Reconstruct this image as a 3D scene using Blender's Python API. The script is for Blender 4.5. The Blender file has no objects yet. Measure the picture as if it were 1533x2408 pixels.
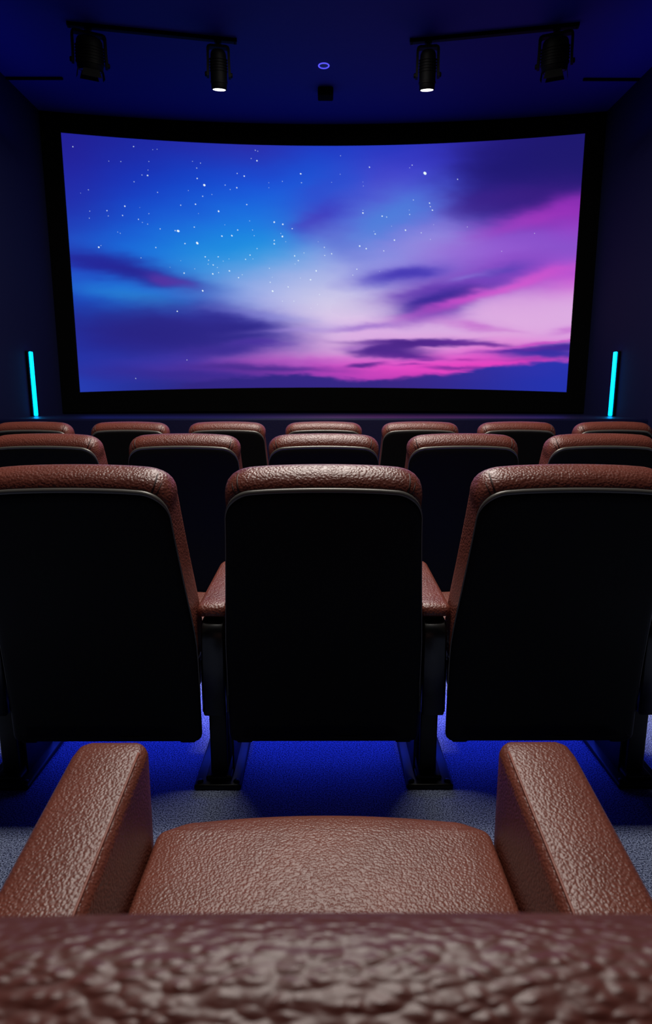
import bpy, bmesh, math, random
from mathutils import Vector, noise, Matrix
S = bpy.context.scene
C = S.collection
PI = math.pi
random.seed(7)

# ------------------------------------------------------------------ helpers
def lin(c):
    return tuple(((v/255)/12.92 if v/255 <= .04045 else ((v/255+.055)/1.055)**2.4) for v in c)

def mesh_obj(name, verts, faces, mat=None, parent=None, smooth=True, recalc=True):
    me = bpy.data.meshes.new(name)
    me.from_pydata([tuple(v) for v in verts], [], faces)
    if recalc:
        bm = bmesh.new(); bm.from_mesh(me)
        bmesh.ops.remove_doubles(bm, verts=bm.verts, dist=1e-6)
        bmesh.ops.recalc_face_normals(bm, faces=bm.faces)
        bm.to_mesh(me); bm.free()
    if smooth:
        for p in me.polygons: p.use_smooth = True
    o = bpy.data.objects.new(name, me)
    C.objects.link(o)
    if mat: me.materials.append(mat)
    if parent: o.parent = parent
    return o

class MB:
    def __init__(s): s.v = []; s.f = []
    def add(s, v, f):
        n = len(s.v); s.v += [tuple(p) for p in v]; s.f += [tuple(i+n for i in q) for q in f]
    def box(s, x0, x1, y0, y1, z0, z1, r=0.0):
        """box with rounded vertical-ish edges: chamfered on all edges when r > 0"""
        bm = bmesh.new()
        bmesh.ops.create_cube(bm, size=1)
        for v in bm.verts:
            v.co = Vector((x0+(x1-x0)*(v.co.x+.5), y0+(y1-y0)*(v.co.y+.5), z0+(z1-z0)*(v.co.z+.5)))
        if r > 0:
            bmesh.ops.bevel(bm, geom=bm.edges[:], offset=r, segments=3, profile=.5, affect='EDGES')
        bm.verts.index_update()
        s.add([v.co[:] for v in bm.verts], [tuple(v.index for v in f.verts) for f in bm.faces]); bm.free()
    def tube(s, pts, r, n=8, closed=False):
        rad = r if isinstance(r, (list, tuple)) else [r]*len(pts)
        pts = [Vector(p) for p in pts]; m = len(pts)
        base = len(s.v); up = None
        for i, p in enumerate(pts):
            a = pts[(i-1) % m] if (closed or i) else p
            b = pts[(i+1) % m] if (closed or i < m-1) else p
            t = (b-a).normalized()
            if up is None:
                up = Vector((0, 0, 1)) if abs(t.z) < .9 else Vector((1, 0, 0))
            u = (up-t*up.dot(t)).normalized(); w = t.cross(u); up = u
            for k in range(n):
                q = 2*PI*k/n
                s.v.append(tuple(p+u*(rad[i]*math.cos(q))+w*(rad[i]*math.sin(q))))
        for i in range(m if closed else m-1):
            for k in range(n):
                j = (i+1) % m
                s.f.append((base+i*n+k, base+i*n+(k+1) % n, base+j*n+(k+1) % n, base+j*n+k))
        if not closed:
            s.f.append(tuple(base+k for k in range(n))[::-1]); s.f.append(tuple(base+(m-1)*n+k for k in range(n)))
    def lathe(s, prof, n=32, cap=(True, True)):
        """profile of (radius, z) about the z axis"""
        base = len(s.v)
        for r, z in prof:
            for k in range(n):
                a = 2*PI*k/n; s.v.append((r*math.cos(a), r*math.sin(a), z))
        for i in range(len(prof)-1):
            for k in range(n):
                s.f.append((base+i*n+k, base+i*n+(k+1) % n, base+(i+1)*n+(k+1) % n, base+(i+1)*n+k))
        if cap[0]: s.f.append(tuple(base+k for k in range(n))[::-1])
        if cap[1]: s.f.append(tuple(base+(len(prof)-1)*n+k for k in range(n)))
    def xf(s, M, start=0):
        for i in range(start, len(s.v)): s.v[i] = tuple(M @ Vector(s.v[i]))
    def build(s, name, mat, parent=None, smooth=True, autos=None):
        o = mesh_obj(name, s.v, s.f, mat, parent, smooth)
        if autos:
            bm = bmesh.new(); bm.from_mesh(o.data)
            for e in bm.edges:
                if len(e.link_faces) == 2 and e.calc_face_angle(0) > math.radians(autos): e.smooth = False
            bm.to_mesh(o.data); bm.free()
        return o

def empty(name, loc=(0, 0, 0), rz=0):
    o = bpy.data.objects.new(name, None); C.objects.link(o)
    o.location = loc; o.rotation_euler = (0, 0, rz); o.empty_display_size = .1
    return o
def tag(o, label=None, cat=None, group=None, kind=None):
    if label: o['label'] = label
    if cat: o['category'] = cat
    if group: o['group'] = group
    if kind: o['kind'] = kind
    return o
def interp(x, tab):
    if x <= tab[0][0]: return tab[0][1]
    for (a, fa), (b, fb) in zip(tab, tab[1:]):
        if x <= b:
            t = (x-a)/(b-a); return fa+(fb-fa)*t
    return tab[-1][1]
def sstep(a, b, x):
    t = max(0, min(1, (x-a)/(b-a))); return t*t*(3-2*t)

# ------------------------------------------------------------------ materials
def new_mat(name):
    m = bpy.data.materials.new(name); m.use_nodes = True
    nt = m.node_tree; b = nt.nodes['Principled BSDF']
    return m, nt, b
def plain(name, srgb, rough=.5, spec=.5, metal=0.0, bump=None):
    m, nt, b = new_mat(name)
    b.inputs['Base Color'].default_value = (*lin(srgb), 1)
    b.inputs['Roughness'].default_value = rough
    b.inputs['Specular IOR Level'].default_value = spec
    b.inputs['Metallic'].default_value = metal
    if bump:
        tc = nt.nodes.new('ShaderNodeTexCoord'); n = nt.nodes.new('ShaderNodeTexNoise')
        n.inputs['Scale'].default_value = bump[0]; n.inputs['Detail'].default_value = 3
        nt.links.new(tc.outputs['Object'], n.inputs['Vector'])
        bp = nt.nodes.new('ShaderNodeBump'); bp.inputs['Strength'].default_value = bump[1]; bp.inputs['Distance'].default_value = bump[2]
        nt.links.new(n.outputs['Fac'], bp.inputs['Height']); nt.links.new(bp.outputs['Normal'], b.inputs['Normal'])
    return m
def leather(name, srgb, scale=150, rough=.42, dist=.0016, stretch=(1, 1, 1)):
    m, nt, b = new_mat(name); L = nt.links.new; N = nt.nodes.new
    tc = N('ShaderNodeTexCoord'); mp = N('ShaderNodeMapping'); mp.inputs['Scale'].default_value = stretch
    L(tc.outputs['Object'], mp.inputs['Vector'])
    warp = N('ShaderNodeTexNoise'); warp.inputs['Scale'].default_value = scale*.45; warp.inputs['Detail'].default_value = 2
    L(mp.outputs['Vector'], warp.inputs['Vector'])
    mix = N('ShaderNodeMixRGB'); mix.blend_type = 'LINEAR_LIGHT'; mix.inputs['Fac'].default_value = .5/scale
    L(mp.outputs['Vector'], mix.inputs['Color1']); L(warp.outputs['Color'], mix.inputs['Color2'])
    vo = N('ShaderNodeTexVoronoi'); vo.feature = 'SMOOTH_F1'; vo.inputs['Scale'].default_value = scale
    vo.inputs['Smoothness'].default_value = .5
    L(mix.outputs['Color'], vo.inputs['Vector'])
    inv = N('ShaderNodeMath'); inv.operation = 'SUBTRACT'; inv.inputs[0].default_value = 1.0
    L(vo.outputs['Distance'], inv.inputs[1])
    big = N('ShaderNodeTexNoise'); big.inputs['Scale'].default_value = scale*.3; big.inputs['Detail'].default_value = 2
    L(mp.outputs['Vector'], big.inputs['Vector'])
    add = N('ShaderNodeMath'); add.operation = 'MULTIPLY_ADD'; add.inputs[1].default_value = .3
    L(big.outputs['Fac'], add.inputs[0]); L(inv.outputs[0], add.inputs[2])
    bp = N('ShaderNodeBump'); bp.inputs['Strength'].default_value = .75; bp.inputs['Distance'].default_value = dist
    L(add.outputs[0], bp.inputs['Height']); L(bp.outputs['Normal'], b.inputs['Normal'])
    ton = N('ShaderNodeTexNoise'); ton.inputs['Scale'].default_value = 9; L(tc.outputs['Object'], ton.inputs['Vector'])
    cr = N('ShaderNodeValToRGB'); c = lin(srgb)
    cr.color_ramp.elements[0].color = (*[v*.85 for v in c], 1); cr.color_ramp.elements[0].position = .3
    cr.color_ramp.elements[1].color = (*[v*1.12 for v in c], 1); cr.color_ramp.elements[1].position = .7
    L(ton.outputs['Fac'], cr.inputs['Fac']); L(cr.outputs['Color'], b.inputs['Base Color'])
    b.inputs['Roughness'].default_value = rough; b.inputs['Specular IOR Level'].default_value = .5
    return m
def emis(name, srgb, strength):
    m, nt, b = new_mat(name)
    b.inputs['Base Color'].default_value = (*lin(srgb), 1)
    b.inputs['Emission Color'].default_value = (*lin(srgb), 1); b.inputs['Emission Strength'].default_value = strength
    return m

M = {}
M['leather'] = leather('brown_leather', (106, 52, 40), 150, .40, .0022)
M['leather_fine'] = leather('brown_leather_fine', (106, 54, 41), 250, .40, .0014)
M['leather_coarse'] = leather('brown_leather_coarse', (84, 38, 30), 230, .42, .0024, (.5, 1, 1))
M['seam'] = plain('seam_leather', (46, 18, 12), .5, .4)
M['piping'] = plain('piping_leather', (128, 66, 50), .5, .5)
M['shell'] = plain('black_shell_plastic', (9, 8, 8), .6, .12)
M['trim'] = plain('dark_satin_trim', (92, 89, 84), .36, .5, .35)
M['bracket'] = plain('black_satin_plastic', (6, 6, 6), .32, .5)
M['foot'] = plain('black_painted_steel', (6, 6, 6), .42, .25)
M['fixture'] = plain('black_fixture_paint', (2, 2, 3), .6, .05)
M['frame'] = plain('black_masking_velvet', (3, 3, 3), .95, .05)
M['ceiling'] = plain('blue_ceiling_paint', (26, 30, 120), .75, .2, 0, (14, .15, .01))
M['wall'] = plain('navy_wall_fabric', (14, 16, 48), .85, .1, 0, (220, .4, .002))
M['stage'] = plain('navy_stage_carpet', (8, 10, 42), .38, .4, 0, (60, .3, .004))
M['strip'] = emis('cyan_light', (0, 165, 255), 6.0)
M['lens'] = emis('white_lens', (255, 252, 248), 6.0)
M['ring'] = emis('violet_ring_glow', (90, 85, 255), 1.1)
M['diff'] = plain('dark_diffuser', (30, 30, 80), .3, .5)

def carpet():
    m, nt, b = new_mat('blue_carpet'); L = nt.links.new; N = nt.nodes.new
    tc = N('ShaderNodeTexCoord'); n = N('ShaderNodeTexNoise'); n.inputs['Scale'].default_value = 240; n.inputs['Detail'].default_value = 2
    L(tc.outputs['Object'], n.inputs['Vector'])
    cr = N('ShaderNodeValToRGB')
    cr.color_ramp.elements[0].position = .38; cr.color_ramp.elements[0].color = (*lin((46, 54, 84)), 1)
    cr.color_ramp.elements[1].position = .62; cr.color_ramp.elements[1].color = (*lin((166, 178, 212)), 1)
    L(n.outputs['Fac'], cr.inputs['Fac']); L(cr.outputs['Color'], b.inputs['Base Color'])
    bp = N('ShaderNodeBump'); bp.inputs['Strength'].default_value = .7; bp.inputs['Distance'].default_value = .004
    L(n.outputs['Fac'], bp.inputs['Height']); L(bp.outputs['Normal'], b.inputs['Normal'])
    b.inputs['Roughness'].default_value = .7; b.inputs['Specular IOR Level'].default_value = .25
    return m
M['carpet'] = carpet()

# ------------------------------------------------------------------ chair
RC = [(.10, .071), (.17, .070), (.304, .066), (.40, .060), (.51, .047), (.60, .022), (.913, -.073), (1.2, -.158)]
def rear(z): return .25*interp(z-.04, RC)+.5*interp(z, RC)+.25*interp(z+.04, RC)
def bp(x, z, d):
    dr = (rear(z+.01)-rear(z-.01))/.02; l = math.hypot(1, dr)
    return (x, rear(z)+d/l, z-d*dr/l)
HW = [(.17, .279), (.304, .279), (.51, .280), (.70, .264), (.913, .249), (1.0, .248)]
def outline(zb):
    r = [(0, zb), (.09, zb), (.18, zb), (interp(zb, HW)-.02, zb)]
    h = interp(zb+.02, HW)
    for a in (-60, -30, 0): r.append((h-.02+.02*math.cos(math.radians(a)), zb+.02+.02*math.sin(math.radians(a))))
    n = 16
    for i in range(1, n+1):
        z = zb+.02+(.888-zb-.02)*i/n
        r.append((.5*interp(z, HW)+.25*interp(z-.06, HW)+.25*interp(z+.06, HW), z))
    x1 = r[-1][0]; cx = x1-.078
    for a in range(8, 89, 8):
        q = math.radians(a); r.append((cx+.078*math.cos(q)**.92, .888+.078*math.sin(q)**.95))
    for i in range(1, 7):
        x = cx*(1-i/6); r.append((x, .967+.005*(1-(x/cx)**2)))
    return r
def onormals(o):
    full = o+[(-x, z) for x, z in o[-2:0:-1]]; m = len(full); nn = []
    for i in range(len(o)):
        a = full[(i-1) % m]; b = full[(i+1) % m]
        tx, tz = b[0]-a[0], b[1]-a[1]; l = math.hypot(tx, tz); nn.append((tz/l, -tx/l))
    return nn
def ring_loft(o, rings, cap_first, cap_last, mapf, wtop=1.0, wside=1.0, cols=8, crown=(0, 0), neg=1.0):
    """rings: (d, offset) ; o: right half outline, bottom centre to top centre"""
    nn = onormals(o); v = []; f = []; k = len(o); m = 2*k-2
    def half(d, off):
        out = []
        for (x, z), (nx, nz) in zip(o, nn):
            w = 1.0
            if off > 0: w = wside+(wtop-wside)*sstep(.1, .9, nz)
            else: w = neg+(1-neg)*sstep(.1, .9, nz)
            out.append((max(0, x+nx*off*w), z+nz*off*w))
        out[0] = (0, out[0][1]); out[-1] = (0, out[-1][1]); return out
    for d, off in rings:
        h = half(d, off)
        loop = h+[(-x, z) for x, z in h[-2:0:-1]]
        v += [mapf(x, z, d) for x, z in loop]
    for i in range(len(rings)-1):
        for j in range(m):
            f.append((i*m+j, i*m+(j+1) % m, (i+1)*m+(j+1) % m, (i+1)*m+j))
    for which, do, cr in ((0, cap_first, crown[0]), (len(rings)-1, cap_last, crown[1])):
        if not do: continue
        d, off = rings[which]; h = half(d, off); base = len(v)
        zc0, zc1 = h[0][1], h[-1][1]
        for x, z in h[1:-1]:
            for c in range(cols+1):
                u = 1-2*c/cols
                q = max(0, min(1, (z-zc0)/(zc1-zc0))); e = (1-u**4)*(1-(2*q-1)**6)
                v.append(mapf(x*u, z, d+cr*e))
        nr = len(h)-2
        for i in range(nr-1):
            for c in range(cols):
                f.append((base+i*(cols+1)+c, base+i*(cols+1)+c+1, base+(i+1)*(cols+1)+c+1, base+(i+1)*(cols+1)+c))
        f.append((which*m,)+tuple(base+c for c in range(cols+1)))
        f.append((which*m+k-1,)+tuple(base+(nr-1)*(cols+1)+c for c in range(cols, -1, -1)))
    return v, f

def make_back(parent, tilt=0.0, dz=-.023):
    """shell, trim, cushion; tilt reclines the whole back about the seat hinge"""
    piv = Vector((0, .12, .42)); R = Matrix.Translation((0, 0, dz)) @ Matrix.Translation(piv) @ Matrix.Rotation(tilt, 4, 'X') @ Matrix.Translation(-piv)
    mp = lambda x, z, d: tuple(R @ Vector(bp(x, z, d)))
    zb = .188 if tilt == 0 else .30; near = tilt != 0
    o = outline(zb)
    rings = [(.012, -.012), (.010, -.002), (.004, .003), (-.003, .0042), (-.009, .002), (-.0135, -.004), (-.0155, -.012), (-.0165, -.024)]
    v, f = ring_loft(o, rings, True, True, mp)
    sh = mesh_obj('back_shell', v, f, M['shell'], parent)
    # satin rim that runs over the top and down both sides
    mb = MB()
    pts = [(x, z) for x, z in o if z > zb+.12]
    nn = [q for p, q in zip(o, onormals(o)) if p[1] > zb+.12]
    path = [mp(x+nx*.003, z+nz*.003, -.004) for (x, z), (nx, nz) in zip(pts, nn)]
    path += [mp(-x-nx*.003, z+nz*.003, -.004) for (x, z), (nx, nz) in list(zip(pts, nn))[-2::-1]]
    rr = [.0026+.0048*sstep(.1, .95, n_[1]) for n_ in nn]; mb.tube(path, rr+rr[-2::-1], 12)
    t = mb.build('edge_trim', M['trim'], parent); t['label'] = 'grey satin edge trim'
    # padded leather back
    po = outline(.43)
    pr = [(.012, -.02), (.0, -.002), (.0015, .009), (.008, .021), (.018, .030), (.032, .0365), (.048, .0395), (.066, .0405), (.084, .037), (.100, .028),
          (.112, .013), (.120, -.006), (.126, -.030), (.129, -.060)]
    v, f = ring_loft(po, pr, False, True, mp, 1.0, .04, 10, (0, .012))
    cu = mesh_obj('back_cushion', v, f, M['leather_coarse' if near else 'leather'], parent)
    # stitched seams at the two upper corners
    nr = onormals(po)
    ci = next(i for i, p in enumerate(po) if p[1] > .955)
    for sx in (1, -1):
        for off, rad in ((0, .0024), (1, .0016)):
            mb = MB(); (x, z), (nx, nz) = po[ci-off], nr[ci-off]
            pp = []
            for d, oo in pr[2:11]:
                w = .04+.96*sstep(.1, .9, nz) if oo > 0 else 1
                pp.append(mp(sx*(x+nx*oo*w-.12*d), z+nz*oo*w+.0004, d))
            mb.tube(pp, rad, 6)
            mb.build('seam', M['seam'], cu)
    return cu

def make_seat(parent, mat, near):
    up = .024 if near else -.006; fw = -.028 if near else 0
    hw = .278 if near else .272; o = [(0, .10), (.09, .10), (.18, .10), (hw-.03, .10)]
    for a in (-60, -30, 0): o.append((hw-.03+.03*math.cos(math.radians(a)), .13+.03*math.sin(math.radians(a))))
    for i in range(1, 13): o.append((hw-.002*(i/12)**2, .13+.418*i/12))
    cx = o[-1][0]-.066
    for a in range(6, 86, 6): o.append((cx+.066*math.cos(math.radians(a)), .548+.064*math.sin(math.radians(a))))
    for i in range(0, 11):
        x = cx*(1-i/10); o.append((x, .612+.016*(1-(x/cx)**2)))
    rings = [(.330, -.030), (.326, -.018), (.332, -.006), (.345, 0), (.38, .001), (.425, .001), (.442, -.003), (.4545, -.011), (.4625, -.022), (.4675, -.036), (.4695, -.052)]
    mp = lambda x, y, z: (x, y+fw*sstep(.1, .6, y), z+up*sstep(.33, .42, z)-.02*sstep(.35, .1, y))
    v, f = ring_loft(o, rings, True, True, mp, 1, 1, 12, (0, .006), .3)
    mesh_obj('seat_cushion', v, f, mat, parent)
    mb = MB(); mb.box(-.235, .235, .12, .54, .22, .335, .02)
    mb.box(-.25, .25, .085, .13, .20, .42, .008)
    mb.build('seat_base', M['shell'], parent, autos=40)
    for sx in (-1, 1):
        mb = MB(); mb.box(sx*.239-.024, sx*.239+.024, .062, .12, .155, .24, .006)
        mb.build('hinge_bracket', M['shell'], parent, autos=40)

ARM = dict(std=((.07, .584), (.53, .600)), near=((.07, .580), (.548, .6535)))
def make_arm(parent, sx, kind, mat):
    near = kind == 'near'; cx = (.332 if near else .325)*sx; hw = .058 if near else .0465; (ya, za), (yb, zb) = ARM[kind]
    top = lambda y: za+(zb-za)*(y-ya)/(yb-ya)
    bot = lambda y: interp(y, [(ya, za-.034), (.16, za-.036), (.20, .505), (.26, .43), (yb, .39)])
    rc = .016; sec = []
    def section(y, ins, dz=0):
        t = top(y)-ins-dz; b = bot(y)+ins*.5; h = hw-ins; r = min(rc, (t-b)/2.2); out = []
        for cxx, cz, a0 in ((h-r, t-r, 0), (-h+r, t-r, 90), (-h+r*.6, b+r*.6, 180), (h-r*.6, b+r*.6, 270)):
            rr = r if a0 < 180 else r*.6
            for k in range(6):
                q = math.radians(a0+18*k); out.append((cx+cxx+rr*math.cos(q), y, cz+rr*math.sin(q)))
        # gentle crown on the top
        return [(px, py, pz+.004*(1-((px-cx)/h)**2) if pz > t-r*.5 else pz) for px, py, pz in out]
    ys = [(ya, .016), (ya+.003, .009), (ya+.009, .003), (ya+.018, 0)]
    ys += [(ya+.018+(yb-.04-ya-.018)*i/14, 0) for i in range(1, 15)]
    ys += [(yb-.02, .002), (yb-.009, .007), (yb-.003, .014), (yb, .024)]
    v = []; f = []
    for y, ins in ys: v += section(y, ins)
    n = 24
    for i in range(len(ys)-1):
        for k in range(n): f.append((i*n+k, i*n+(k+1) % n, (i+1)*n+(k+1) % n, (i+1)*n+k))
    f.append(tuple(range(n))); f.append(tuple((len(ys)-1)*n+k for k in range(n)))
    pad = mesh_obj('armrest', v, f, mat, parent)
    mb = MB()
    xi = cx-sx*(hw-.0105)
    mb.tube([(xi, y, top(y)-ins+.0016) for y, ins in ys[3:-4]], .0019, 8)
    mb.build('piping', M['piping'], pad)
    # black column that carries the armrest
    v = []; f = []
    c = [(.054, .25), (.054, .490), (.0555, .503), (.060, .516), (.068, .528), (.080, .536), (.095, .540), (.20, .540), (.215, .530), (.215, .25)]
    prof = []
    for w, ins in ((-.034, .006), (-.0315, .0015), (-.028, 0), (.028, 0), (.0315, .0015), (.034, .006)):
        ym, zm = .13, .35
        prof.append([(cx+w, y+(ins if y < ym else -ins), z+(ins if z < zm else -ins)) for y, z in c])
    for p in prof: v += p
    m = len(c)
    for i in range(5):
        for k in range(m): f.append((i*m+k, i*m+(k+1) % m, (i+1)*m+(k+1) % m, (i+1)*m+k))
    f.append(tuple(range(m))); f.append(tuple(5*m+k for k in range(m)))
    n0 = len(v); q = MB(); q.box(cx-.0415, cx+.0415, .080, .205, .245, .415, .004)
    v += q.v; f += [tuple(i+n0 for i in t) for t in q.f]
    col = mesh_obj('arm_column', v, f, M['bracket'], parent)
    mb = MB(); mb.box(cx-.028, cx+.028, .095, .20, .535, za-.025, .003); mb.build('arm_neck', M['shell'], col)
    # leg, side fin, foot plate
    mb = MB(); mb.box(cx-.028, cx+.026, .105, .205, .018, .246, .006)
    leg = mb.build('leg', M['foot'], parent, autos=40)
    mb = MB(); mb.box(cx-sx*.040-.003, cx-sx*.040+.003, .125, .30, .012, .245, .001)
    mb.build('side_fin', M['foot'], leg, autos=40)
    mb = MB(); mb.box(cx-.072, cx+.072, .056, .345, 0, .018, .006)
    mb.box(cx-.04, cx+.04, .08, .30, .016, .032, .006)
    fp = mb.build('foot_plate', M['foot'], leg, autos=40)
    for bx, by in ((-.056, .075), (.056, .075), (-.056, .325), (.056, .325)):
        mb = MB(); mb.lathe([(.010, .016), (.010, .021), (.007, .024), (.002, .025)], 12)
        mb.xf(Matrix.Translation((cx+bx, by, 0))); mb.build('bolt', M['foot'], fp)

def make_chair(loc, label, group, kind='std', arms=(-1, 1), tilt=0.0):
    r = empty('cinema_chair', loc); tag(r, label, 'chair', group)
    mat = M['leather_fine' if kind == 'near' else 'leather']
    make_back(r, tilt, -.023 if tilt == 0 else -.007); make_seat(r, mat, kind == 'near')
    for s in arms: make_arm(r, s, kind, mat)
    return r
def copy_tree(o, parent=None):
    c = o.copy(); C.objects.link(c)
    if parent: c.parent = parent
    for ch in list(o.children): copy_tree(ch, c)
    return c

PITCH = .65; Y = [.35, 1.63, 2.92, 4.20]
make_chair((0, Y[0], 0), 'brown leather chair nearest the viewer, seen from above, its seat cushion and two armrests showing', None, 'near', (-1, 1), math.radians(13.5))
G1 = 'chairs of the nearest full row'
both = make_chair((0, Y[1], 0), 'large black-backed brown leather chair in the middle of the picture, seen whole', G1)
lft = make_chair((-PITCH, Y[1], 0), 'large black-backed brown leather chair cut off by the left edge', G1, arms=(-1,))
rgt = make_chair((PITCH, Y[1], 0), 'large black-backed brown leather chair cut off by the right edge', G1, arms=(1,))
R2 = {-2: 'middle-row brown leather chair at the far left, cut by the edge',
      -1: 'middle-row brown leather chair between the large left and large centre chairs',
      0: 'middle-row brown leather chair right behind the large centre chair, only its top showing',
      1: 'middle-row brown leather chair between the large centre and large right chairs',
      2: 'middle-row brown leather chair at the far right, cut by the edge'}
R3 = {-3: 'smallest brown chair top at the left edge, under the left cyan light strip',
      -2: 'second brown chair from the left in the row closest to the screen',
      -1: 'third brown chair from the left in the row closest to the screen',
      0: 'middle brown chair of the row closest to the screen, only a thin top showing',
      1: 'third brown chair from the right in the row closest to the screen',
      2: 'second brown chair from the right in the row closest to the screen',
      3: 'smallest brown chair top at the right edge, under the right cyan light strip'}
for row, lab, grp in ((2, R2, 'chairs of the middle row'), (3, R3, 'chairs of the row closest to the screen')):
    for k, lb in lab.items():
        src = both if k == 0 else (lft if k < 0 else rgt)
        o = copy_tree(src); o.location = (PITCH*k, Y[row], 0)
        o['label'] = lb; o['group'] = grp

# ------------------------------------------------------------------ room shell
XW = 2.95; ZC = 4.08; YB = -2.6; YF = 7.75
def sbox(name, x0, x1, y0, y1, z0, z1, mat):
    mb = MB(); mb.box(x0, x1, y0, y1, z0, z1)
    return tag(mb.build(name, mat, None, False), kind='structure')
sbox('floor', -XW-.1, XW+.1, YB-.1, YF+.1, -.1, 0, M['carpet'])
sbox('ceiling', -XW-.1, XW+.1, YB-.1, YF+.1, ZC, ZC+.1, M['ceiling'])
sbox('wall_left', -XW-.1, -XW, YB, YF, 0, ZC, M['wall'])
sbox('wall_right', XW, XW+.1, YB, YF, 0, ZC, M['wall'])
sbox('wall_back', -XW, XW, YB-.1, YB, 0, ZC, M['wall'])
sbox('wall_front', -XW, XW, YF, YF+.1, 0, ZC, M['wall'])
# stage in front of the screen, its front edge gently curved
def stage():
    n = 24; v = []; f = []
    for i in range(n+1):
        u = -1+2*i/n; x = XW*u; y = 5.75-.12*u*u
        v += [(x, y, 0), (x, y, .955), (x, y+.02, .97), (x, YF, .97), (x, YF, 0)]
    for i in range(n):
        for k in range(4): f.append((i*5+k, i*5+k+1, i*5+6+k, i*5+5+k))
        f.append((i*5+4, i*5, i*5+5, i*5+9))
    f.append((0, 1, 2, 3, 4)); f.append(tuple(n*5+k for k in range(5)))
    o = mesh_obj('stage', v, f, M['stage'], None, False)
    return o
st = stage(); tag(st, kind='structure'); st.name = 'stage'

# ------------------------------------------------------------------ screen
SW = 2.745
def s_y(u): return 7.40-.33*u*u
def s_top(u): return 3.874+.003*u*u
def s_bot(u): return 1.268-.055*u*u

# picture on the screen -------------------------------------------------
GX = [160, 300, 450, 600, 760, 900, 1050, 1200, 1350]
GY = [330, 420, 500, 570, 640, 710, 775, 830, 870, 905]
G = [
 [(32,31,148),(28,38,160),(34,42,168),(42,42,168),(30,55,192),(36,52,190),(45,45,178),(36,28,128),(28,24,108)],
 [(30,38,164),(20,52,184),(16,68,200),(18,76,210),(28,82,212),(66,72,205),(68,70,205),(40,30,132),(34,22,116)],
 [(26,52,178),(14,78,204),(14,98,216),(16,112,222),(60,90,210),(92,98,212),(110,106,216),(84,50,170),(140,45,182)],
 [(26,76,196),(14,104,216),(18,130,222),(30,142,224),(110,146,224),(118,132,222),(142,128,220),(142,90,208),(140,82,206)],
 [(24,70,196),(20,104,214),(60,138,220),(130,166,228),(168,178,230),(160,155,226),(150,120,214),(150,80,200),(190,86,208)],
 [(14,70,190),(24,110,214),(70,110,205),(160,168,228),(206,198,232),(208,192,230),(204,170,226),(214,160,222),(218,166,224)],
 [(22,50,172),(34,38,152),(60,50,160),(140,120,206),(214,180,228),(218,172,226),(218,168,224),(222,164,222),(218,158,222)],
 [(26,46,166),(36,42,156),(80,55,170),(176,104,200),(210,146,214),(212,140,214),(222,122,212),(216,88,200),(210,96,205)],
 [(26,52,170),(36,42,154),(62,42,154),(122,54,164),(196,76,196),(216,74,196),(228,62,192),(190,50,178),(120,44,165)],
 [(30,58,180),(30,42,152),(40,30,132),(60,32,134),(96,36,150),(130,36,155),(110,32,150),(60,36,150),(30,50,176)]]
def cubic(p, t):
    a, b, c, d = p
    return b+.5*t*(c-a+t*(2*a-5*b+4*c-d+t*(3*(b-c)+d-a)))
def base_col(x, y):
    def loc(g, q):
        q = max(g[0], min(g[-1]-1e-6, q))
        for i in range(len(g)-1):
            if q < g[i+1]: return i, (q-g[i])/(g[i+1]-g[i])
    i, t = loc(GX, x); j, s = loc(GY, y); out = []
    ix = [max(0, min(8, i+k)) for k in (-1, 0, 1, 2)]; jy = [max(0, min(9, j+k)) for k in (-1, 0, 1, 2)]
    for c in range(3):
        out.append(cubic([cubic([G[b][a][c] for a in ix], t) for b in jy], s))
    return out
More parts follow.
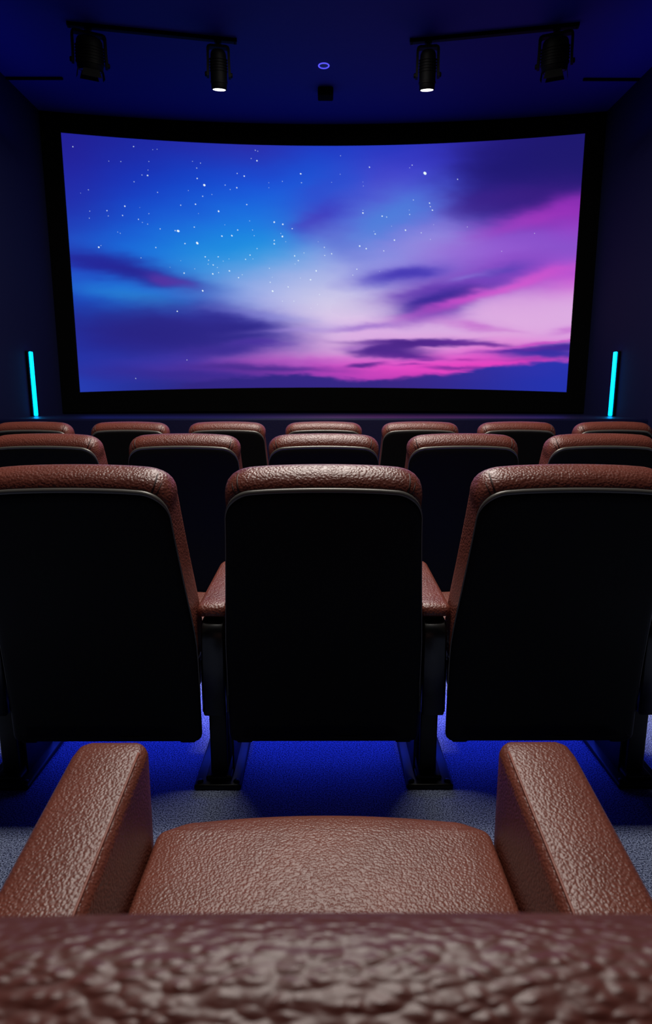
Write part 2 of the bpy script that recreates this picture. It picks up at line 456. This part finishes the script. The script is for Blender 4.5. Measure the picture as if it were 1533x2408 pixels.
# soft cloud strokes: cx, cy, rx, ry, angle (deg, + is down to the right), colour, alpha, edge power
ST = [
 (290,624,165,24,12,(28,26,142),.92,1.2),(205,604,70,24,8,(28,30,150),.6,1),(395,648,55,12,14,(92,42,158),.75,1.2),
 (300,688,150,22,12,(26,132,218),.75,1),(380,705,90,14,12,(40,140,220),.6,1),
 (370,770,260,62,4,(30,24,128),.93,1.3),(500,738,110,26,10,(38,34,145),.7,1),(545,770,120,28,3,(34,26,132),.9,1.2),
 (600,800,70,7,-1,(70,42,158),.85,1.2),(520,815,80,12,-4,(52,34,146),.8,1),(700,768,110,7,-3,(160,135,214),.55,1),(610,732,120,10,6,(130,130,214),.5,1),
 (380,850,130,16,2,(60,48,168),.6,1),(250,860,120,40,0,(28,42,162),.5,1),
 (1250,402,175,80,-8,(27,19,112),.95,1.2),(1165,462,95,32,-14,(50,30,140),.65,1),(1340,360,120,60,0,(28,22,108),.8,1),(1250,450,140,32,-10,(60,24,130),.6,1),
 (760,505,62,30,-28,(54,44,182),.72,1),(800,560,70,34,40,(92,100,206),.5,1),(770,430,60,30,-30,(45,65,200),.4,1),
 (1260,505,150,20,-16,(172,52,192),.75,1),(1350,478,60,26,-14,(150,44,186),.7,1),(950,480,90,40,-20,(66,128,220),.6,1),(900,520,90,34,-20,(70,134,220),.5,1),
 (1000,560,120,34,-12,(150,136,222),.5,1),(1200,560,170,30,-14,(146,84,208),.5,1),
 (972,634,95,18,-6,(62,48,178),.85,1.1),(900,650,60,16,-4,(84,76,190),.6,1),(1010,672,110,20,-12,(86,44,168),.8,1),(1042,698,90,26,-12,(50,28,146),.95,1.2),
 (1020,733,80,15,-8,(112,58,178),.75,1),(1030,742,80,13,-4,(170,100,200),.6,1),(1130,655,150,22,-16,(104,52,178),.8,1.1),(1230,605,170,24,-16,(134,74,198),.7,1),(1190,625,60,9,-12,(84,58,178),.7,1),
 (1110,640,50,6,-12,(130,110,210),.7,1),(1055,694,72,22,-16,(44,28,144),.9,1.3),(960,634,60,11,-8,(60,46,176),.6,1.2),(1100,680,55,11,-18,(74,34,152),.6,1.2),
 (1200,664,200,11,-17,(212,80,206),.8,1),(1090,698,70,9,-18,(200,66,200),.7,1),
 (1240,720,120,40,-6,(218,168,224),.6,1),
 (865,760,70,6,-6,(150,104,200),.75,1),(840,764,60,4,-4,(170,130,210),.6,1),(1120,758,55,10,6,(196,112,206),.85,1),(1175,768,50,4,6,(204,130,210),.7,1),(1335,766,40,7,-8,(196,110,206),.7,1),
 (790,868,330,22,0,(186,60,186),.5,1),(1040,856,240,20,-2,(230,62,194),.85,1),(960,845,180,14,-2,(226,90,204),.5,1),(900,838,150,10,0,(214,110,208),.4,1),(1240,848,90,7,-4,(230,50,186),.6,1),
 (1000,800,170,7.5,1,(70,24,134),.97,1.6),(950,806,80,9,-8,(68,24,132),.95,1.5),(895,822,75,14,4,(72,28,138),.96,1.5),(960,833,70,7,4,(88,30,146),.9,1.3),(935,818,90,14,3,(70,26,136),.7,1.4),
 (1050,797,60,5,-4,(84,28,144),.8,1.2),(1130,803,80,4,2,(110,40,155),.8,1.2),(830,807,40,4,-8,(170,110,200),.6,1),
 (866,855,42,5.5,-4,(78,24,136),.95,1.5),(975,854,35,2.5,0,(130,40,160),.7,1),(1000,843,40,3,-2,(120,40,160),.7,1),(1100,842,25,2.5,0,(150,40,160),.7,1),
 (1330,812,130,13,-5,(48,30,148),.95,1.4),(1230,818,100,5,-3,(96,34,158),.9,1.3),(1310,826,110,9,0,(44,38,160),.9,1.3),(1290,800,80,3.5,-7,(200,70,196),.8,1.2),(1250,838,90,4,-2,(150,44,172),.6,1),
 (1080,862,60,4,0,(110,34,150),.8,1.2),
 (620,862,180,10,2,(52,28,134),.8,1.1),(700,848,140,9,0,(168,80,190),.5,1),(480,880,220,14,2,(44,30,140),.7,1)]
TR = []
for cx, cy, rx, ry, a, col, al, pw in ST:
    q = math.radians(a); TR.append((cx, cy, 1/rx, 1/ry, math.cos(q), math.sin(q), col, al, pw))
def paint(x, y):
    n1 = noise.fractal(Vector((x/140, y/42, 1.7)), .9, 2.0, 4); n2 = noise.fractal(Vector((x/110, y/36, 9.1)), .9, 2.0, 4)
    n3 = noise.fractal(Vector((x/40, y/9, 4.4)), .8, 2.0, 3)
    c = base_col(x+10*n1, y+6*n2)
    xw = x+26*n1; yw = y+6*n2+1.6*n3
    for cx, cy, ix, iy, ca, sa, col, al, pw in TR:
        dx = xw-cx; dy = yw-cy
        p = (dx*ca+dy*sa)*ix; q = (-dx*sa+dy*ca)*iy
        d = p*p+q*q
        if d < 4.5:
            w = al*math.exp(-.9*d**pw)
            for k in range(3): c[k] += (col[k]-c[k])*w
    # dark ground cloud along the bottom
    hy = interp(x, [(145, 960), (430, 905), (560, 884), (680, 880), (780, 890), (900, 893), (1010, 884), (1090, 872), (1180, 858), (1260, 846), (1380, 838)])
    w = sstep(-7, 7, yw-hy+2.5*n3)*.95
    hc = (40, 26, 128) if x < 900 else tuple(a+(b-a)*sstep(900, 1340, x) for a, b in zip((44, 26, 128), (26, 44, 172)))
    for k in range(3): c[k] += (hc[k]-c[k])*w
    return [max(0, min(255, v)) for v in c]
STARS = [  # photo pixels of the dots in the picture, brightness radius
 (171,344,1.2),(306,344,1.2),(338,408,1.6),(339,396,.9),(350,351,.8),(360,350,.8),(341,377,.9),(277,377,1),(250,376,.8),(307,422,1),(325,407,.9),(205,440,.9),(188,447,.7),(361,446,1.1),
 (454,415,1.5),(471,430,2.4),(467,455,1.2),(550,404,1.2),(567,410,1.5),(598,376,1.6),(584,371,.9),(549,436,1.4),(521,430,1.1),(533,440,.9),(705,405,1.6),(707,425,1),(660,422,.9),(627,425,.8),(627,436,.8),
 (453,392,1),(462,381,.9),(443,377,.8),(433,442,.8),(489,451,.8),(450,473,1.5),(415,475,1.3),(505,489,1.8),(573,474,1.3),(286,477,1.6),(246,487,1.4),(208,488,1),(207,504,1),(249,499,1),(281,498,1.3),
 (341,494,1),(317,507,1.2),(326,514,.8),(338,518,1),(367,529,1.2),(409,534,2.6),(402,533,1.3),(447,525,1.3),(457,494,.7),(520,520,.8),(551,532,1.4),(537,545,1.6),(513,546,1.6),(425,563,1.4),(454,562,2.5),
 (357,572,1.2),(228,571,1.8),(233,567,.9),(640,514,1.9),(661,519,1.8),(684,529,1.3),(660,547,2),(656,540,.9),(640,556,1.5),(640,564,1.5),(668,559,.8),(580,511,.9),(587,532,.9),(591,545,.9),(598,575,1.2),
 (581,590,1.4),(570,600,1.2),(588,599,.9),(504,594,1.3),(473,594,1.4),(481,602,1.1),(492,613,1.3),(502,619,1),(516,604,.9),(530,599,.8),(480,611,1),(491,634,1.6),(505,631,1),(448,622,.8),(423,632,1.6),
 (415,603,.7),(390,618,.7),(323,596,1),(270,536,.8),(276,539,.8),(531,627,1.5),(553,643,1.5),(562,636,1),(467,674,1.8),(636,675,1.9),(630,654,1.2),(635,642,.8),(628,621,1),(699,603,1.3),(690,592,1.6),
 (713,585,1),(691,611,.8),(743,627,1.7),(729,648,1.6),(704,644,.9),(674,665,1.3),(660,699,1),(688,699,1),(751,683,1.1),(746,707,.8),(730,716,.7),(763,572,1.2),(781,587,1.4),(764,591,1.1),(748,559,.7),
 (850,569,1.8),(866,575,1.6),(843,623,1.4),(833,637,1),(909,580,1.2),(935,555,1.6),(888,541,1.4),(885,535,.8),(858,493,1.7),(858,487,1),(905,500,1.6),(916,502,1.1),(962,532,1.7),(1000,538,1.1),(1022,553,.9),
 (972,496,1.2),(981,463,1),(971,486,.7),(1027,486,1.4),(1009,403,3.4),(978,385,1.1),(972,391,.8),(1087,416,1.2),(1020,470,1.4),(1022,478,1.1),(874,390,1.4),(803,365,.8),(859,432,.8),(858,423,.7),(781,424,.7),
 (802,406,.7),(1110,524,.9),(1190,580,.8),(1265,538,.8),(407,723,1.6),(430,842,1),(312,888,1),(600,355,1),(594,353,1),(320,480,.6),(1030,519,.7),(928,523,.7),(899,628,.7)]
def screen():
    nu, nv = 380, 190
    def to_px(u, v):
        """u -1..1, v 0 (top)..1 (bottom) -> picture coordinates used for painting"""
        yt = 343-30*u*u; yb = 911+11*u*u; y = yt+(yb-yt)*v
        hw = 616-.0731*(y-313); return 761+hw*u, y
    def P(u, v, off=0):
        # a real image row is spaced so that it falls where the picture shows it
        zt, zb = s_top(u), s_bot(u); return (SW*u, s_y(u)-off, zt+(zb-zt)*v)
    verts = []; cols = []; faces = []
    for j in range(nv+1):
        for i in range(nu+1):
            u = -1+2*i/nu; v = j/nv; verts.append(P(u, v))
            cols.append(lin(paint(*to_px(u, v))))
    for j in range(nv):
        for i in range(nu):
            a = j*(nu+1)+i; faces.append((a, a+1, a+nu+2, a+nu+1))
    for x, y, r in STARS:
        hw = 616-.0731*(y-313); u = (x-761)/hw
        yt = 343-30*u*u; yb = 911+11*u*u; v = (y-yt)/(yb-yt)
        if not (-.99 < u < .99 and .01 < v < .99): continue
        b = len(verts); c = P(u, v, .004); rr = r*.0043
        el = 1+.5*random.random(); an = random.uniform(.2, 1.0)
        for k in range(8):
            q = 2*PI*k/8; ex = rr*el*math.cos(q); ez = rr*math.sin(q)
            verts.append((c[0]+ex*math.cos(an)+ez*math.sin(an), c[1], c[2]-ex*math.sin(an)+ez*math.cos(an)))
            w = min(1, .45+.3*r); pc = paint(x, y)
            cols.append(lin([pc[n]+((235, 250, 255)[n]-pc[n])*w for n in range(3)]))
        faces.append(tuple(b+k for k in range(8)))
    # thickness: back sheet and rim so the screen is a real panel
    b = len(verts)
    for j in (0, 1):
        for i in range(39):
            u = -1+2*i/38; verts.append(P(u, j, -.05)); cols.append((0, 0, 0))
    for i in range(38): faces.append((b+i+1, b+i, b+39+i, b+39+i+1))
    me = bpy.data.meshes.new('projection_screen'); me.from_pydata(verts, [], faces)
    at = me.color_attributes.new('picture', 'FLOAT_COLOR', 'POINT')
    at.data.foreach_set('color', [q for c in cols for q in (*c, 1)])
    for p in me.polygons: p.use_smooth = True
    m, nt, bs = new_mat('projected_sky_picture')
    va = nt.nodes.new('ShaderNodeVertexColor'); va.layer_name = 'picture'
    nt.links.new(va.outputs['Color'], bs.inputs['Emission Color']); bs.inputs['Emission Strength'].default_value = 1.0
    bs.inputs['Base Color'].default_value = (.02, .02, .02, 1); bs.inputs['Roughness'].default_value = .9; bs.inputs['Specular IOR Level'].default_value = 0
    me.materials.append(m)
    o = bpy.data.objects.new('projection_screen', me); C.objects.link(o); return o
scr = screen()

# black masking frame round the screen
def frame():
    n = 40; us = [-1+2*i/n for i in range(n+1)]
    f_out = (ZC-.005); loops = []
    def ring(kx, zt, zb, yo):
        # outline points: along the top then back along the bottom
        top = [(SW*u*kx, s_y(u)+yo, zt(u)) for u in us]; bo = [(SW*u*kx, s_y(u)+yo, zb(u)) for u in reversed(us)]
        return top+bo
    kx = (XW-.004)/SW
    A = ring(1, lambda u: s_top(u), lambda u: s_bot(u), .03)
    B = ring(1, lambda u: s_top(u), lambda u: s_bot(u), -.02)
    B2 = ring(1.004, lambda u: s_top(u)+.01, lambda u: s_bot(u)-.01, -.03)
    Cc = ring(kx, lambda u: f_out, lambda u: 1.0-.015*u*u, -.03)
    D = ring(kx, lambda u: f_out, lambda u: 1.0-.015*u*u, .12)
    v = A+B+B2+Cc+D; m = 2*(n+1); f = []
    for r in range(4):
        for k in range(m): f.append((r*m+k, r*m+(k+1) % m, (r+1)*m+(k+1) % m, (r+1)*m+k))
    return mesh_obj('screen_frame', v, f, M['frame'], None, False)
fr = frame(); fr.name = 'screen_masking'
root = empty('cinema_screen', (0, 7.40, .97))
tag(root, 'wide curved cinema screen showing a purple and blue starry sunset sky', 'screen')
for o in (scr, fr):
    o.parent = root; o.matrix_parent_inverse = Matrix.Translation((0, -7.40, -.97))
fr['label'] = 'black masking border'

# ------------------------------------------------------------------ cyan upright lights on the stage
for sx, side in ((-1, 'left'), (1, 'right')):
    r = empty('light_strip', (sx*2.915, 6.30, .97)); tag(r, 'upright cyan light strip on the %s wall where it meets the stage' % side, 'light', 'cyan light strips')
    mb = MB(); mb.box(-.012, .012, -.034, .034, 0, .64, .004); 
    mb.xf(Matrix.Translation((sx*.020, 0, 0))); mb.build('housing', M['fixture'], r)
    mb = MB(); mb.box(-.010, .010, -.026, .026, .006, .634, .006); mb.xf(Matrix.Translation((-sx*.008, 0, 0)))
    mb.build('diffuser', M['strip'], r)

# ------------------------------------------------------------------ ceiling fixtures
def at_ceiling(px, py, z=ZC):
    th = math.radians(10.85); f = 1445; v = (1204-py)/f
    s = (-math.sin(th)+v*math.cos(th))/(math.cos(th)+v*math.sin(th)); y = (z-1.19)/s
    zc = y/(math.cos(th)+v*math.sin(th)); return Vector(((px-761)*zc/f, y, z))
def rail(a, b, label):
    mid = (a+b)/2; r = empty('track_rail', mid); tag(r, label, 'track', 'lighting tracks on the ceiling')
    L = (b-a).length; ang = math.atan2(b.y-a.y, b.x-a.x)
    mb = MB(); mb.box(-L/2, L/2, -.022, .022, -.028, 0, .003); mb.xf(Matrix.Rotation(ang, 4, 'Z')); mb.build('channel', M['fixture'], r, autos=40)
    for e in (-1, 1):
        mb = MB(); mb.box(e*L/2-.012, e*L/2+.012, -.025, .025, -.028, 0, .003); mb.xf(Matrix.Rotation(ang, 4, 'Z')); mb.build('end_cap', M['fixture'], r, autos=40)
rail(at_ceiling(162, 54), at_ceiling(554, 93), 'black lighting track on the ceiling, upper left')
rail(at_ceiling(968, 93), at_ceiling(1360, 54), 'black lighting track on the ceiling, upper right')

def spot(loc, rz, tilt, label, lit, barn):
    """lamp hung below the track; local -z is the beam"""
    r = empty('stage_spotlight', loc, rz); tag(r, label, 'spotlight', 'spotlights on the ceiling tracks')
    mb = MB(); mb.box(-.028, .028, -.02, .02, -.016, 0, .003); mb.lathe([(.014, -.05), (.014, -.01)], 14); mb.build('adapter', M['fixture'], r, autos=40)
    # yoke
    mb = MB(); z0 = -.045; hw = .086 if not barn else .124; zp = -.25
    path = [(-hw-.004, zp-.02), (-hw, zp+.08), (-hw+.001, z0-.02), (-hw+.006, z0-.006), (-hw+.02, z0), (hw-.02, z0), (hw-.006, z0-.006), (hw-.001, z0-.02), (hw, zp+.08), (hw+.004, zp-.02)]
    vs = []; fs = []
    for i, (x, z) in enumerate(path):
        a = path[max(0, i-1)]; b = path[min(len(path)-1, i+1)]
        t = Vector((b[0]-a[0], 0, b[1]-a[1])).normalized(); nrm = Vector((-t.z, 0, t.x))
        w = .026
        for dn, dy in ((.010, -w), (.010, w), (-.010, w), (-.010, -w)):
            vs.append((x+nrm.x*dn, dy, z+nrm.z*dn))
    for i in range(len(path)-1):
        for k in range(4): fs.append((i*4+k, i*4+(k+1) % 4, i*4+4+(k+1) % 4, i*4+4+k))
    fs.append((0, 1, 2, 3)); fs.append(tuple(len(vs)-4+k for k in range(4)))
    mb.add(vs, fs); mb.build('yoke', M['fixture'], r, False)
    T = Matrix.Translation((0, 0, zp)) @ Matrix.Rotation(tilt, 4, 'X')
    for sx in (-1, 1):
        mb = MB(); mb.lathe([(.016, 0), (.019, .004), (.019, .018), (.014, .024)], 14)
        mb.xf(Matrix.Translation((sx*(hw+.004), 0, zp)) @ Matrix.Rotation(sx*PI/2, 4, 'Y')); mb.build('clamp_knob', M['fixture'], r, autos=40)
    R = .068 if not barn else .106; lo = -.105 if not barn else -.055
    mb = MB()
    mb.lathe([(.02, .175), (R*.55, .173), (R*.82, .160), (R*.93, .14), (R*.97, .10), (R, .05), (R, lo+.06), (R*1.04, lo+.058), (R*1.04, lo+.045), (R*.97, lo+.042), (R*.93, lo+.004), (R*.90, lo), (R*.80, lo), (R*.78, lo+.006)], 36, (True, True))
    for k in range(5):   # cooling fins
        z = .02+.02*k; n0 = len(mb.v); mb.lathe([(R+.001, z), (R+.006, z+.001), (R+.006, z+.006), (R+.001, z+.007)], 36, (False, False))
    mb.xf(T); body = mb.build('body', M['fixture'], r, autos=35)
    mb = MB(); mb.lathe([(R*.76, lo+.0005), (R*.6, lo-.0005), (R*.2, lo-.001)], 32, (False, True)); mb.xf(T)
    mb.build('lens', M['lens'] if lit else M['diff'], r)
    if barn:
        for k in range(4):
            mb = MB(); w = .075
            mb.add([(-w*.8, 0, 0), (w*.8, 0, 0), (w, 0, -.055), (-w, 0, -.055), (-w*.8, .003, 0), (w*.8, .003, 0), (w, .003, -.055), (-w, .003, -.055)],
                   [(0, 1, 2, 3), (7, 6, 5, 4), (0, 4, 5, 1), (1, 5, 6, 2), (2, 6, 7, 3), (3, 7, 4, 0)])
            mb.xf(T @ Matrix.Translation((0, 0, lo+.004)) @ Matrix.Rotation(k*PI/2, 4, 'Z') @ Matrix.Translation((0, -R*.92, 0)) @ Matrix.Rotation(math.radians(-8 if k % 2 else -18), 4, 'X'))
            mb.build('barn_door', M['fixture'], r, False)
    return r
def on_rail(px, py): 
    p = at_ceiling(px, py, ZC-.028); return p
spot(on_rail(208, 66), math.radians(24), math.radians(16), 'dark unlit spotlight with flaps at the left end of the left ceiling track', False, True)
spot(on_rail(513, 97), math.radians(8), math.radians(14), 'lit spotlight at the inner end of the left ceiling track', True, False)
spot(on_rail(1008, 97), math.radians(-6), math.radians(14), 'lit spotlight at the inner end of the right ceiling track', True, False)
spot(on_rail(1311, 66), math.radians(-22), math.radians(16), 'dark unlit spotlight with flaps at the right end of the right ceiling track', False, True)

p = at_ceiling(762, 154)
r = empty('ceiling_downlight', p); tag(r, 'small round ceiling light with a violet glowing ring', 'ceiling light')
mb = MB(); mb.lathe([(.050, 0), (.051, -.003), (.048, -.006), (.044, -.007), (.041, -.005), (.040, -.001)], 40, (False, False)); mb.build('glow_ring', M['ring'], r)
mb = MB(); mb.lathe([(.0395, -.001), (.034, -.003), (.01, -.004)], 32, (False, True)); mb.build('diffuser', M['diff'], r)
p = at_ceiling(766, 222, ZC-.04)
r = empty('ceiling_speaker', (p.x, p.y, ZC)); tag(r, 'small black square speaker box on the ceiling above the screen centre', 'speaker')
mb = MB(); mb.box(-.075, .075, -.07, .07, -.072, 0, .012); mb.build('cabinet', M['frame'], r, autos=40)
mb = MB(); mb.box(-.06, .06, -.076, -.068, -.06, -.012, .002); mb.build('grille', M['frame'], r, autos=40)
# thin dark slats where ceiling meets the side walls
for sx, side in ((-1, 'left'), (1, 'right')):
    a = at_ceiling(761+sx*612, 183); mb = MB(); x0, x1 = sorted((a.x, sx*2.945)); mb.box(x0, x1, a.y-.012, a.y+.012, ZC-.02, ZC, .003)
    tag(mb.build('ceiling_bar', M['fixture'], None, False), 'thin dark bar on the ceiling beside the %s wall' % side, 'bar', 'thin ceiling bars')

# ------------------------------------------------------------------ lights
def area(name, loc, rot, sx, sy, power, col):
    l = bpy.data.lights.new(name, 'AREA'); l.shape = 'RECTANGLE'; l.size = sx; l.size_y = sy; l.energy = power; l.color = col
    o = bpy.data.objects.new(name, l); C.objects.link(o); o.location = loc; o.rotation_euler = rot; return o
W = (1.0, .95, .88)
for i, (y, p) in enumerate(((1.62, 60), (2.9, 40), (4.1, 44), (4.6, 80))):
    area('ceiling_lamp', (0, y, ZC-.03), (0, 0, 0), 1.2, .2, p, W)
area('floor_wash', (0, Y[1]+.62, .27), (math.radians(-20), 0, 0), 2.2, .03, 9.5, (.02, .05, 1))
for sx in (-1, 1):  # unseen blue lamps added to brighten the ceiling towards the side walls
    area('unseen_ceiling_wash', (sx*2.7, 5.6, 3.5), (PI, 0, 0), .1, 1.6, 1.2, (.03, .08, 1))

w = bpy.data.worlds.new('World'); S.world = w; w.use_nodes = True
w.node_tree.nodes['Background'].inputs[0].default_value = (.004, .004, .008, 1)
w.node_tree.nodes['Background'].inputs[1].default_value = 1.0

# ------------------------------------------------------------------ camera
cam = bpy.data.cameras.new('Camera'); co = bpy.data.objects.new('Camera', cam); C.objects.link(co)
cam.sensor_fit = 'VERTICAL'; cam.sensor_height = 36; cam.lens = 1445/2408*36; cam.clip_start = .01
co.location = (0, 0, 1.19); co.rotation_euler = (math.radians(90-10.85), 0, -math.atan(5.5/1445))
cam.dof.use_dof = True; cam.dof.focus_distance = 1.7; cam.dof.aperture_fstop = cam.lens/3.0
S.camera = co
S.view_settings.view_transform = 'Standard'; S.view_settings.look = 'None'
S.view_settings.exposure = 0; S.view_settings.gamma = 1; S.view_settings.use_curve_mapping = False
